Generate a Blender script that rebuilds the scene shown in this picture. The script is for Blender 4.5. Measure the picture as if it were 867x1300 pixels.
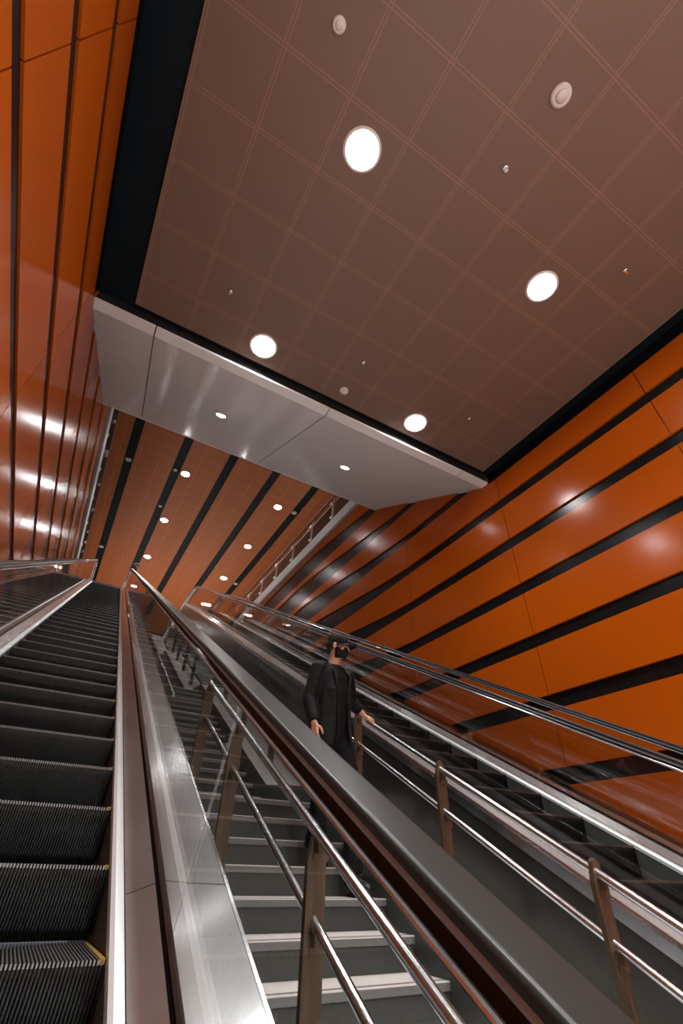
import bpy, bmesh, math, random
from mathutils import Vector, Matrix
random.seed(4)
PI = math.pi
for o in list(bpy.data.objects): bpy.data.objects.remove(o)
sc = bpy.context.scene
COL = sc.collection
H = 3.0                                   # eye height above the lower concourse floor
SL = math.radians(28.3); CS, SN = math.cos(SL), math.sin(SL)

# ------------------------------------------------------------------ camera, world, exposure
def setup_camera():
    cam = bpy.data.cameras.new('camera'); co = bpy.data.objects.new('camera', cam); COL.objects.link(co)
    f = 580.0
    def d(px, py):
        return Vector((px - 433.5, 650 - py, -f)).normalized()
    # world axes seen in camera space, from the vanishing points of the hall
    y = d(8.5, 1094.5)
    z0 = d(455, -90)
    z = (z0 - y * z0.dot(y)).normalized()
    x = y.cross(z).normalized()
    M = Matrix((x, y, z))                 # rows = world axes in camera coords -> camera-to-world rotation
    co.matrix_world = Matrix.Translation((0, 0, H)) @ M.to_4x4()
    cam.sensor_fit = 'VERTICAL'; cam.sensor_height = 36.0; cam.sensor_width = 24.0
    cam.lens = 36.0 * f / 1300.0
    cam.clip_start = 0.05; cam.clip_end = 200
    sc.camera = co
setup_camera()
w = bpy.data.worlds.new('world'); sc.world = w; w.use_nodes = True
w.node_tree.nodes['Background'].inputs[0].default_value = (0.80, 0.86, 1.0, 1)
w.node_tree.nodes['Background'].inputs[1].default_value = 0.12
sc.view_settings.view_transform = 'Standard'
try: sc.view_settings.look = 'None'
except Exception: pass
sc.view_settings.gamma = 1.0; sc.view_settings.use_curve_mapping = False
sc.view_settings.exposure = 0.0
P_HALL, P_UP, P_SOF, P_LOBBY = 30.0, 92.0, 6.0, 430.0    # lamp watts

# ------------------------------------------------------------------ materials
def mat(name, col, rough=0.5, metal=0.0, noise=0.0, nscale=20.0, aniso=0.0, coat=0.0, bump=0.0, spec=None, stretch=None, rnoise=0.0):
    m = bpy.data.materials.new(name); m.use_nodes = True
    nt = m.node_tree; b = nt.nodes['Principled BSDF']
    b.inputs['Base Color'].default_value = (*col, 1); b.inputs['Roughness'].default_value = rough
    b.inputs['Metallic'].default_value = metal
    if spec is not None: b.inputs['Specular IOR Level'].default_value = spec
    if coat: b.inputs['Coat Weight'].default_value = coat; b.inputs['Coat Roughness'].default_value = 0.12
    tc = nt.nodes.new('ShaderNodeTexCoord')
    mp = nt.nodes.new('ShaderNodeMapping'); nt.links.new(tc.outputs['Object'], mp.inputs[0])
    if stretch: mp.inputs['Scale'].default_value = stretch; mp.inputs['Rotation'].default_value = (-SL, 0, 0)
    n = nt.nodes.new('ShaderNodeTexNoise'); n.inputs['Scale'].default_value = nscale; n.inputs['Detail'].default_value = 3
    nt.links.new(mp.outputs[0], n.inputs[0])
    if noise:
        mx = nt.nodes.new('ShaderNodeMix'); mx.data_type = 'RGBA'
        mx.inputs[6].default_value = (*[c * (1 - noise) for c in col], 1)
        mx.inputs[7].default_value = (*[min(1, c * (1 + noise)) for c in col], 1)
        nt.links.new(n.outputs[0], mx.inputs[0]); nt.links.new(mx.outputs[2], b.inputs['Base Color'])
    if rnoise:
        mr = nt.nodes.new('ShaderNodeMapRange'); mr.inputs[3].default_value = rough - rnoise; mr.inputs[4].default_value = rough + rnoise
        nt.links.new(n.outputs[0], mr.inputs[0]); nt.links.new(mr.outputs[0], b.inputs['Roughness'])
    if aniso:
        b.inputs['Anisotropic'].default_value = aniso
        cx = nt.nodes.new('ShaderNodeCombineXYZ')
        cx.inputs[0].default_value = 1; cx.inputs[1].default_value = 0; cx.inputs[2].default_value = 0
        nt.links.new(cx.outputs[0], b.inputs['Tangent'])
    if bump:
        bp = nt.nodes.new('ShaderNodeBump'); bp.inputs['Strength'].default_value = bump; bp.inputs['Distance'].default_value = 0.02
        nt.links.new(n.outputs[0], bp.inputs['Height']); nt.links.new(bp.outputs[0], b.inputs['Normal'])
    return m

M = {}
M['orange'] = mat('orange_panel', (0.47, 0.090, 0.003), 0.175, noise=0.03, nscale=1.2, spec=0.28)
M['slate'] = mat('black_glossy_panel', (0.006, 0.0075, 0.009), 0.22, noise=0.2, nscale=2, spec=0.30)
M['void'] = mat('black_ceiling_recess', (0.006, 0.013, 0.017), 0.5, noise=0.2, nscale=3, spec=0.15)
M['white'] = mat('white_soffit_panel', (0.84, 0.88, 0.90), 0.10, noise=0.02, nscale=2, spec=0.35)
M['seam'] = mat('dark_joint', (0.02, 0.02, 0.02), 0.6)
M['beam'] = mat('pale_floor_edge', (0.55, 0.53, 0.52), 0.4)
M['steel'] = mat('brushed_steel', (0.60, 0.635, 0.66), 0.21, metal=0.80, noise=0.03, nscale=14, stretch=(60, 0.6, 60), aniso=0.88)
M['steel_ribbed'] = mat('satin_steel', (0.45, 0.44, 0.44), 0.32, metal=1.0, noise=0.08, nscale=20, aniso=0.5, stretch=(50, .5, 50))
M['chrome'] = mat('polished_steel', (0.74, 0.80, 0.85), 0.19, metal=1.0, noise=0.03, nscale=8, rnoise=0.03)
M['trimsteel'] = mat('bright_steel_edge', (0.76, 0.82, 0.86), 0.33, metal=0.5, noise=0.03, nscale=8)
M['darksteel'] = mat('dark_steel_cladding', (0.075, 0.078, 0.072), 0.24, metal=0.8, noise=0.1, nscale=4, rnoise=0.06)
M['skirt'] = mat('dark_skirt', (0.05, 0.06, 0.06), 0.55, metal=0.0, noise=0.3, nscale=60)
M['rubber'] = mat('black_handrail_rubber', (0.012, 0.014, 0.0135), 0.33, spec=0.30, noise=0.1, nscale=10)
M['blackrub'] = mat('black_seal', (0.006, 0.006, 0.006), 0.6, spec=0.08)
M['guide'] = mat('steel_guide', (0.22, 0.25, 0.27), 0.30, metal=0.3, noise=0.05, nscale=12)
M['guide_dark'] = mat('brown_reflection_channel', (0.016, 0.012, 0.009), 0.45, spec=0.15)  # brown tint stands in for reflections inside the handrail guide
M['step'] = mat('black_step_metal', (0.040, 0.041, 0.041), 0.30, metal=0.8, noise=0.3, nscale=25)
M['steptop'] = mat('worn_step_cleat', (0.24, 0.245, 0.245), 0.32, metal=0.85, noise=0.25, nscale=40)
M['yellow'] = mat('yellow_step_edge', (0.22, 0.13, 0.02), 0.6)
M['granite'] = mat('light_grey_tread', (0.60, 0.565, 0.56), 0.45, noise=0.22, nscale=160)
M['riser'] = mat('dark_stone_riser', (0.036, 0.040, 0.036), 0.45, noise=0.25, nscale=60)
M['nosing'] = mat('grooved_nosing', (0.13, 0.13, 0.13), 0.45, noise=0.2, nscale=60)
M['kerb'] = mat('grey_kerb_stone', (0.30, 0.285, 0.28), 0.4, noise=0.25, nscale=90)
M['floor'] = mat('speckled_floor_stone', (0.40, 0.38, 0.37), 0.3, noise=0.25, nscale=60)
M['bronze'] = mat('bronze_post_metal', (0.095, 0.066, 0.042), 0.36, metal=0.6, noise=0.1, nscale=10)
M['plaster'] = mat('grey_wall_plaster', (0.55, 0.53, 0.52), 0.7, noise=0.1, nscale=3)
M['fix'] = mat('white_ceiling_fixture', (0.75, 0.73, 0.70), 0.4)
M['lens'] = mat('smoked_dome', (0.10, 0.10, 0.11), 0.1, spec=0.8)
M['skin'] = mat('skin', (0.48, 0.25, 0.165), 0.5, noise=0.08, nscale=40)
M['jacket'] = mat('black_jacket_cloth', (0.0045, 0.0045, 0.005), 0.7, noise=0.3, nscale=12, bump=0.5, spec=0.15)
M['tee'] = mat('black_shirt_cloth', (0.006, 0.006, 0.007), 0.5, noise=0.3, nscale=14, bump=0.6, spec=0.10)
M['trouser'] = mat('black_trouser_cloth', (0.003, 0.003, 0.0035), 0.8, noise=0.3, nscale=12, bump=0.4, spec=0.1)
M['cap'] = mat('black_cap_cloth', (0.006, 0.006, 0.007), 0.7, noise=0.2, nscale=80, spec=0.2)
M['mask'] = mat('black_face_mask', (0.004, 0.004, 0.005), 0.7, noise=0.2, nscale=60, spec=0.2)
M['hair'] = mat('black_hair', (0.005, 0.004, 0.004), 0.6, noise=0.3, nscale=90)
M['shoe'] = mat('black_shoe', (0.012, 0.012, 0.012), 0.4, noise=0.2, nscale=30)
M['eyew'] = mat('eye_white', (0.6, 0.57, 0.54), 0.3)

def glass_mat(name='balustrade_glass', tint=(0.90, 0.90, 0.89)):
    m = bpy.data.materials.new(name); m.use_nodes = True; nt = m.node_tree; nt.nodes.clear()
    out = nt.nodes.new('ShaderNodeOutputMaterial'); mx = nt.nodes.new('ShaderNodeMixShader')
    t = nt.nodes.new('ShaderNodeBsdfTransparent'); t.inputs[0].default_value = (*tint, 1)
    g = nt.nodes.new('ShaderNodeBsdfGlossy'); g.inputs['Roughness'].default_value = 0.015; g.inputs['Color'].default_value = (.95, .95, .95, 1)
    fr = nt.nodes.new('ShaderNodeFresnel')
    ge = nt.nodes.new('ShaderNodeNewGeometry'); io = nt.nodes.new('ShaderNodeMapRange')      # both faces of the pane reflect alike
    io.inputs[3].default_value = 1.5; io.inputs[4].default_value = 1 / 1.5
    nt.links.new(ge.outputs['Backfacing'], io.inputs[0]); nt.links.new(io.outputs[0], fr.inputs[0])
    # slight waviness of toughened glass
    tc = nt.nodes.new('ShaderNodeTexCoord'); nz = nt.nodes.new('ShaderNodeTexNoise'); nz.inputs['Scale'].default_value = 3.0
    bp = nt.nodes.new('ShaderNodeBump'); bp.inputs['Strength'].default_value = 0.02; bp.inputs['Distance'].default_value = 0.02
    nt.links.new(tc.outputs['Object'], nz.inputs[0]); nt.links.new(nz.outputs[0], bp.inputs['Height'])
    nt.links.new(bp.outputs[0], g.inputs['Normal'])
    nt.links.new(fr.outputs[0], mx.inputs[0]); nt.links.new(t.outputs[0], mx.inputs[1]); nt.links.new(g.outputs[0], mx.inputs[2])
    nt.links.new(mx.outputs[0], out.inputs[0])
    return m
M['glass'] = glass_mat()
M['glass_up'] = glass_mat('floor_edge_glass', (0.88, 0.88, 0.86))

def emis(name, col, s):
    m = bpy.data.materials.new(name); m.use_nodes = True
    b = m.node_tree.nodes['Principled BSDF']; b.inputs['Base Color'].default_value = (0.8, 0.8, 0.8, 1)
    b.inputs['Emission Color'].default_value = (*col, 1); b.inputs['Emission Strength'].default_value = s
    return m
M['glow'] = emis('lamp_diffuser', (1.0, 0.97, 0.95), 90)

def tile_mat(name, base, line, px, py, ox, oy, double=True, w=0.005, off=0.016, perf=True, rough=0.5):
    """perforated metal ceiling tiles with light joint lines (object coordinates)."""
    m = bpy.data.materials.new(name); m.use_nodes = True; nt = m.node_tree; b = nt.nodes['Principled BSDF']
    tc = nt.nodes.new('ShaderNodeTexCoord'); sp = nt.nodes.new('ShaderNodeSeparateXYZ'); nt.links.new(tc.outputs['Object'], sp.inputs[0])
    def mth(op, a, bb=None, c=None):
        n = nt.nodes.new('ShaderNodeMath'); n.operation = op
        for i, v in enumerate((a, bb, c)):
            if v is None: continue
            if isinstance(v, (int, float)): n.inputs[i].default_value = v
            else: nt.links.new(v, n.inputs[i])
        return n.outputs[0]
    def lines(sock, p, o):
        q = mth('ADD', sock, -o)
        q = mth('PINGPONG', q, p / 2)              # distance to nearest joint
        if double:
            return mth('COMPARE', q, off, w)
        return mth('LESS_THAN', q, w)
    l = mth('MAXIMUM', lines(sp.outputs[0], px, ox), lines(sp.outputs[1], py, oy))
    nz = nt.nodes.new('ShaderNodeTexNoise'); nz.inputs['Scale'].default_value = 1.3; nt.links.new(tc.outputs['Object'], nz.inputs[0])
    # perforation: fine dot grid
    vo = nt.nodes.new('ShaderNodeTexVoronoi'); vo.inputs['Scale'].default_value = 90; vo.inputs['Randomness'].default_value = 0.0
    nt.links.new(tc.outputs['Object'], vo.inputs['Vector'])
    dots = mth('LESS_THAN', vo.outputs['Distance'], 0.25)
    mx0 = nt.nodes.new('ShaderNodeMix'); mx0.data_type = 'RGBA'
    mx0.inputs[6].default_value = (*[c * .93 for c in base], 1); mx0.inputs[7].default_value = (*[c * 1.07 for c in base], 1)
    nt.links.new(nz.outputs[0], mx0.inputs[0])
    mx1 = nt.nodes.new('ShaderNodeMix'); mx1.data_type = 'RGBA'; mx1.inputs[7].default_value = (*[c * .6 for c in base], 1)
    nt.links.new(mx0.outputs[2], mx1.inputs[6]); nt.links.new(dots, mx1.inputs[0])
    mx2 = nt.nodes.new('ShaderNodeMix'); mx2.data_type = 'RGBA'; mx2.inputs[7].default_value = (*line, 1)
    nt.links.new(mx1.outputs[2], mx2.inputs[6]); nt.links.new(l, mx2.inputs[0])
    nt.links.new(mx2.outputs[2], b.inputs['Base Color']); b.inputs['Roughness'].default_value = rough
    return m
M['tile_near'] = tile_mat('perforated_orange_tiles', (0.215, 0.137, 0.098), (0.31, 0.175, 0.125), 0.6795, 0.675, -0.23, 0.185)
M['tile_up'] = tile_mat('perforated_upper_tiles', (0.50, 0.125, 0.018), (0.62, 0.20, 0.06), 0.69, 0.6, 0.02, 0.1, double=False, w=0.010)

# ------------------------------------------------------------------ mesh helpers
class MB:
    def __init__(s): s.v = []; s.f = []; s.m = []
    def quad(s, a, b, c, d, m=0):
        i = len(s.v); s.v += [tuple(a), tuple(b), tuple(c), tuple(d)]; s.f.append((i, i + 1, i + 2, i + 3)); s.m.append(m)
    def box(s, x0, x1, y0, y1, z0, z1, m=0):
        i = len(s.v)
        s.v += [(x, y, z) for z in (z0, z1) for y in (y0, y1) for x in (x0, x1)]
        for q in ((0, 2, 3, 1), (4, 5, 7, 6), (0, 1, 5, 4), (2, 6, 7, 3), (0, 4, 6, 2), (1, 3, 7, 5)):
            s.f.append(tuple(i + k for k in q)); s.m.append(m)
    def hexa(s, p, m=0):
        """8 points: bottom 4 (ccw), top 4"""
        i = len(s.v); s.v += [tuple(q) for q in p]
        for q in ((3, 2, 1, 0), (4, 5, 6, 7), (0, 1, 5, 4), (1, 2, 6, 5), (2, 3, 7, 6), (3, 0, 4, 7)):
            s.f.append(tuple(i + k for k in q)); s.m.append(m)
    def loft(s, rings, closed=True, caps=True, m=0):
        n = len(rings[0]); i0 = len(s.v)
        for r in rings: s.v += [tuple(p) for p in r]
        for a in range(len(rings) - 1):
            for k in range(n if closed else n - 1):
                k2 = (k + 1) % n
                s.f.append((i0 + a * n + k, i0 + a * n + k2, i0 + (a + 1) * n + k2, i0 + (a + 1) * n + k)); s.m.append(m)
        if caps and closed:
            s.f.append(tuple(i0 + k for k in range(n))[::-1]); s.m.append(m)
            s.f.append(tuple(i0 + (len(rings) - 1) * n + k for k in range(n))); s.m.append(m)
    def tube(s, pts, r, n=12, m=0, caps=True):
        pts = [Vector(p) for p in pts]; rings = []
        rr = r if isinstance(r, (list, tuple)) else [r] * len(pts)
        t0 = (pts[1] - pts[0]).normalized(); up = Vector((0, 0, 1)) if abs(t0.z) < .9 else Vector((1, 0, 0))
        u = t0.cross(up).normalized()
        for i, p in enumerate(pts):
            if i == 0: t = pts[1] - pts[0]
            elif i == len(pts) - 1: t = pts[-1] - pts[-2]
            else: t = (pts[i + 1] - pts[i]).normalized() + (pts[i] - pts[i - 1]).normalized()
            t.normalize(); u = (u - t * u.dot(t)).normalized(); v = t.cross(u)
            rings.append([p + (u * math.cos(2 * PI * k / n) + v * math.sin(2 * PI * k / n)) * rr[i] for k in range(n)])
        s.loft(rings, True, caps, m)
    def build(s, name, mats, parent=None, smooth=False, auto=False):
        me = bpy.data.meshes.new(name); me.from_pydata(s.v, [], s.f)
        if not isinstance(mats, (list, tuple)): mats = [mats]
        for mm in mats: me.materials.append(mm)
        for p, k in zip(me.polygons, s.m): p.material_index = k; p.use_smooth = smooth
        bm = bmesh.new(); bm.from_mesh(me); bmesh.ops.recalc_face_normals(bm, faces=bm.faces); bm.to_mesh(me); bm.free()
        if auto:
            try: me.set_sharp_from_angle(angle=math.radians(35))
            except Exception: pass
        o = bpy.data.objects.new(name, me); COL.objects.link(o)
        if parent: o.parent = parent
        return o

def thing(name, label, cat, loc=(0, 0, 0), group=None):
    o = bpy.data.objects.new(name, None); COL.objects.link(o); o.location = loc; o.empty_display_size = .2
    o['label'] = label; o['category'] = cat
    if group: o['group'] = group
    return o
def tag(o, label, cat, group=None, kind=None):
    if label: o['label'] = label
    if cat: o['category'] = cat
    if group: o['group'] = group
    if kind: o['kind'] = kind
    return o
def struct(o, label=None):
    o['kind'] = 'structure'
    if label: o['label'] = label
    return o
def dup(root, off=(0, 0, 0), label=None, group=None):
    r = root.copy(); COL.objects.link(r); r.location = Vector(root.location) + Vector(off)
    if label: r['label'] = label
    if group: r['group'] = group
    for ch in list(root.children):
        c = ch.copy(); COL.objects.link(c); c.parent = r
        for g in ch.children:
            e = g.copy(); COL.objects.link(e); e.parent = c
    return r

# ------------------------------------------------------------------ shell: side walls with orange panels over black bands
XL, XR = -1.39, 5.40
PITCH = 0.8235
seams = [1.32 + 2.64 * j for j in range(-5, 12)]
def bandw(y, w0, w1):
    if y < 6.6: return w0
    t = min(1.0, (y - 6.6) / 5.4); t = .55 * t * t * (3 - 2 * t) + .45 * t
    return w0 + (w1 - w0) * t - max(0, y - 12.5) * 0.012
def side_wall(side):
    s = 1 if side == 'right' else -1
    X = XR if s > 0 else XL
    D = 0.035 if s > 0 else 0.02
    mb = MB()
    y0, y1 = -3.2, 24.0
    mb.box(min(X, X + s * .25), max(X, X + s * .25), y0, y1, H - 3.0, H + 8.30, 1)      # black backing the bands show
    ys = sorted(set([y0, y1] + [y for y in seams if y0 < y < y1] + [6.6 + .3 * k for k in range(20)] + [4.13] + [12, 13.5, 15, 17, 19, 21]))
    for k in range(-5, 10):
        zb = 0.027 + PITCH * k           # bottom of black band k
        for a, b in zip(ys[:-1], ys[1:]):
            if b - a < 1e-4: continue
            g0 = .006 if any(abs(a - q) < 1e-6 for q in seams) else 0
            g1 = .006 if any(abs(b - q) < 1e-6 for q in seams) else 0
            pr = []
            for y in (a, b):
                if s > 0: lo = zb + bandw(y, .185, .66); hi = zb + PITCH
                else: lo = zb + .19; hi = zb + PITCH + .19 - bandw(y, .15, .55)
                pr.append((lo, hi))
            lo0, hi0 = pr[0]; lo1, hi1 = pr[1]
            top = 5.62 if b <= 4.14 else 8.30
            hi0, hi1 = min(hi0, top), min(hi1, top); lo0 = max(lo0, -3); lo1 = max(lo1, -3)
            if hi0 - lo0 < .01 or hi1 - lo1 < .01: continue
            a2, b2 = a + g0, b - g1
            xf = X - s * D
            P = [(xf, a2, H + lo0), (xf, b2, H + lo1), (X, b2, H + lo1), (X, a2, H + lo0),
                 (xf, a2, H + hi0), (xf, b2, H + hi1), (X, b2, H + hi1), (X, a2, H + hi0)]
            mb.hexa(P, 0)
    o = mb.build('wall_' + side, [M['orange'], M['slate']])
    return struct(o, 'orange panelled side wall with slanting black bands')
side_wall('right'); side_wall('left')
XLs, XRs = XL, XR

def simple(name, mats, fn, **k):
    mb = MB(); fn(mb); return struct(mb.build(name, mats, **k))
simple('floor', [M['floor']], lambda m: m.box(-9, 14, -10.4, 26, -.3, 0))
simple('wall_back', [M['plaster']], lambda m: m.box(-9, 14, -10.5, -10.3, 0, 9.5))
# lower ceiling over the near half of the shaft: black slab + perforated tile field
def cl(m):
    m.box(XL - .25, XR + .25, -2.7, 4.13, H + 5.86, H + 6.2, 1)
    m.box(-.93, 5.2, -2.6, 4.04, H + 5.80, H + 5.86, 0)
simple('ceiling', [M['tile_near'], M['void']], cl)
simple('ceiling', [M['fix']], lambda m: m.box(-3.5, 7.5, -10.3, -2.7, H + 5.80, H + 6.0))  # unseen lobby ceiling, added in white so the metals reflect neutral light
simple('wall_lobby_left', [M['plaster']], lambda m: (m.box(-3.7, -3.5, -10.3, -3.2, 0, H + 5.8), m.box(-3.5, XL - .1, -3.4, -3.2, 0, H + 5.8)))
simple('wall_lobby_right', [M['plaster']], lambda m: (m.box(7.5, 7.7, -10.3, -3.2, 0, H + 5.8), m.box(XR + .1, 7.5, -3.4, -3.2, 0, H + 5.8)))
# upper hall ceiling with black stripes
def cu(m):
    m.box(-9, 14, 7.0, 48, H + 12.06, H + 12.3, 1)
    c0 = -.975
    for k in range(-5, 9):
        a = c0 + 1.69 * k + .16; b = c0 + 1.69 * (k + 1) - .16
        if k == 4: b = 6.87
        if k == 5: a = 7.85
        m.box(a, b, 7.0, 47.9, H + 12.0, H + 12.06, 0)
ceil_up = simple('ceiling', [M['tile_up'], M['void']], cu)
simple('wall_far', [M['plaster']], lambda m: m.box(-9, 14, 48, 48.2, H + 8.3, H + 12.3))
simple('wall_upper_left', [M['plaster']], lambda m: m.box(-9.2, -9, 7, 48, 0, H + 12.3))
simple('wall_upper_right', [M['plaster']], lambda m: m.box(14, 14.2, 7, 48, 0, H + 12.3))
# sloping white bulkhead soffit
YB0, YB1 = 4.28, 7.80; ZB0 = 5.65; SB = math.radians(28.06)
def bulk(m):
    x0, x1 = XL, XR
    xs = [x0, -.6, 2.05, 4.75, x1]
    us = [0, 1.27, 2.63, (YB1 - YB0) / math.cos(SB)]
    g = .006
    n = Vector((0, math.sin(SB), -math.cos(SB)))
    def pt(x, u, d=0):
        return Vector((x, YB0 + u * math.cos(SB), H + ZB0 + u * math.sin(SB))) - n * d
    for i in range(4):
        a, b = xs[i] + (g * 1.3 if i else 0), xs[i + 1] - (g * 1.3 if i < 3 else 0)
        for j in range(3):
            u0, u1 = us[j] + (g * .6 if j else 0), us[j + 1] - (g * .6 if j < 2 else 0)
            m.hexa([pt(a, u0), pt(b, u0), pt(b, u1), pt(a, u1), pt(a, u0, .04), pt(b, u0, .04), pt(b, u1, .04), pt(a, u1, .04)], 0)
        m.box(a, b, 4.13, YB0, H + ZB0, H + ZB0 + .04, 0)
        # back upstand of the bulkhead
    zt = pt(0, us[3]).z
    m.box(x0, x1, YB1 - .02, YB1 + .03, zt, H + 12.05, 0)
    # dark core behind the joints
    p = [pt(x0, 0, .041), pt(x1, 0, .041), pt(x1, us[3], .041), pt(x0, us[3], .041)]
    q = [Vector((x0, 4.15, H + 6.5)), Vector((x1, 4.15, H + 6.5)), Vector((x1, YB1 - .03, zt + .5)), Vector((x0, YB1 - .03, zt + .5))]
    m.hexa(p + q, 1)
    m.box(x0, x1, 4.15, YB0 + .02, H + ZB0 + .041, H + 6.5, 1)
simple('trim_1', [M['white'], M['seam']], bulk)

# upper floor slab with pale edge beams around the opening
YT = 18.42; ZF = 8.6
def fl_up(m):
    zb, zt = H + 8.30, H + ZF
    m.box(XR, 14, 7.9, 48, zb, zt, 0)
    m.box(-9, XL, 7.9, 48, zb, zt, 0)
    m.box(XL, .76, YT + 2.4, 48, zb - .2, zt - .005, 0)
    m.box(2.9, XR, YT + 2.4, 48, zb - .2, zt - .005, 0)
    m.box(.76, 2.9, 23.6, 48, zb - .2, zt - .005, 0)
    # pale fascia
    m.box(XR - .10, XR, 7.83, 20.8, zb, zt + .06, 1)
    m.box(XL, XL + .07, 7.83, 20.8, zb, zt + .03, 1)
simple('floor_upper', [M['floor'], M['beam']], fl_up)

# ------------------------------------------------------------------ escalators
# path of the step nose line in (Y, Z) with rounded transitions; world z = Z + H
NL = 1.16
YB_, ZB_ = (-3.0 * CS + NL) / SN, -3.0
YTp = (ZF * CS + NL) / SN
def nose_path():
    pts = [(-5.4, -3.0)]
    def fillet(c, a, b, r, n=9):
        c, a, b = Vector(c), Vector(a).normalized(), Vector(b).normalized()
        half = math.acos(max(-1, min(1, a.dot(b)))) / 2; L = r / math.tan(half)
        p0, p1 = c + a * L, c + b * L
        out = []
        for i in range(n + 1):
            t = i / n
            out.append(tuple(p0.lerp(c, t).lerp(c.lerp(p1, t), t)))
        return out
    pts += fillet((YB_, ZB_), (-1, 0), (CS, SN), 1.6)
    pts += [(0.3 + i * 1.0, 0) for i in range(0)]
    pts += fillet((YTp, ZF), (-CS, -SN), (1, 0), 1.8)
    pts += [(20.8, ZF)]
    return [Vector(p) for p in pts]
PATH = nose_path()
def offset(path, d):
    out = []
    for i, p in enumerate(path):
        a = (path[i] - path[i - 1]).normalized() if i else None
        b = (path[i + 1] - path[i]).normalized() if i < len(path) - 1 else None
        a = a or b; b = b or a
        t = (a + b).normalized(); n = Vector((-t.y, t.x)); k = 1 / max(.5, (a.dot(t)))
        out.append(p + n * d * k)
    return out
def sweep(mb, prof, path=PATH, closed=True, m=0, xoff=0.0, caps=True):
    """prof: [(x, m)] lateral and height above nose line; swept along the path."""
    offs = [offset(path, q[1]) for q in prof]
    rings = [[(q[0] + xoff, offs[k][i].x, offs[k][i].y + H) for k, q in enumerate(prof)] for i in range(len(path))]
    mb.loft(rings, closed, caps, m)
CXA = -0.156
def P3(x, t, n):      # point from incline coordinates (n = height normal to slope, camera at 0)
    return Vector((x, t * CS - n * SN, t * SN + n * CS + H))

def step_mesh():
    mb = MB(); W = 1.0; n = 94; p = W / n; R = .2154; D = .40
    # riser profile (y, z) from nose down, convex and tucked under
    prof = [(0, 0)] + [(.085 * (k / 6) ** 1.5, -R * k / 6) for k in range(1, 7)]
    bk = .010
    for i in range(n):
        x0 = -W / 2 + i * p; xa = x0 + p * .48
        # tread cleat
        mb.hexa([(x0, 0, -.012), (xa, 0, -.012), (xa, D + .05, -.012), (x0, D + .05, -.012), (x0, 0, 0), (xa, 0, 0), (xa, D + .05, 0), (x0, D + .05, 0)], 1)
        # riser cleat
        for a, b in zip(prof[:-1], prof[1:]):
            mb.quad((x0, a[0], a[1]), (xa, a[0], a[1]), (xa, b[0], b[1]), (x0, b[0], b[1]), 0)
            mb.quad((x0, a[0], a[1]), (x0, b[0], b[1]), (x0, b[0] + bk, b[1]), (x0, a[0] + bk, a[1]), 0)
            mb.quad((xa, a[0], a[1]), (xa, b[0], b[1]), (xa, b[0] + bk, b[1]), (xa, a[0] + bk, a[1]), 0)
    # body
    for a, b in zip(prof[:-1], prof[1:]):
        mb.quad((-W / 2, a[0] + bk, a[1] - (.012 if a[1] == 0 else 0)), (W / 2, a[0] + bk, a[1] - (.012 if a[1] == 0 else 0)), (W / 2, b[0] + bk, b[1]), (-W / 2, b[0] + bk, b[1]), 2)
    mb.box(-W / 2, W / 2, .008, D + .05, -.03, -.0118, 2)
    # side walls of the step
    for x in (-W / 2, W / 2):
        mb.box(x - .002, x + .002, .0, D + .03, -R * .9, -.001, 2)
    # yellow edge strips
    mb.box(W / 2 - .016, W / 2 - .001, .0, D, -.010, .003, 3)
    mb.box(-W / 2 + .001, -W / 2 + .016, .0, D, -.010, .003, 3)
    me_o = mb.build('step', [M['step'], M['steptop'], M['blackrub'], M['yellow']])
    return me_o

def handrail_path(d):
    inner = offset(PATH, d)
    r = .30
    pts = []
    a = inner[0]; c = Vector((a.x, a.y - r))
    for k in range(9, 0, -1):
        an = PI / 2 + PI * k / 9; pts.append(Vector((c.x + r * math.cos(an), c.y + r * math.sin(an))))
    pts += inner
    b = inner[-1]; c = Vector((b.x, b.y - r))
    for k in range(1, 10):
        an = PI / 2 - PI * k / 9; pts.append(Vector((c.x + r * math.cos(an), c.y + r * math.sin(an))))
    return pts

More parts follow.
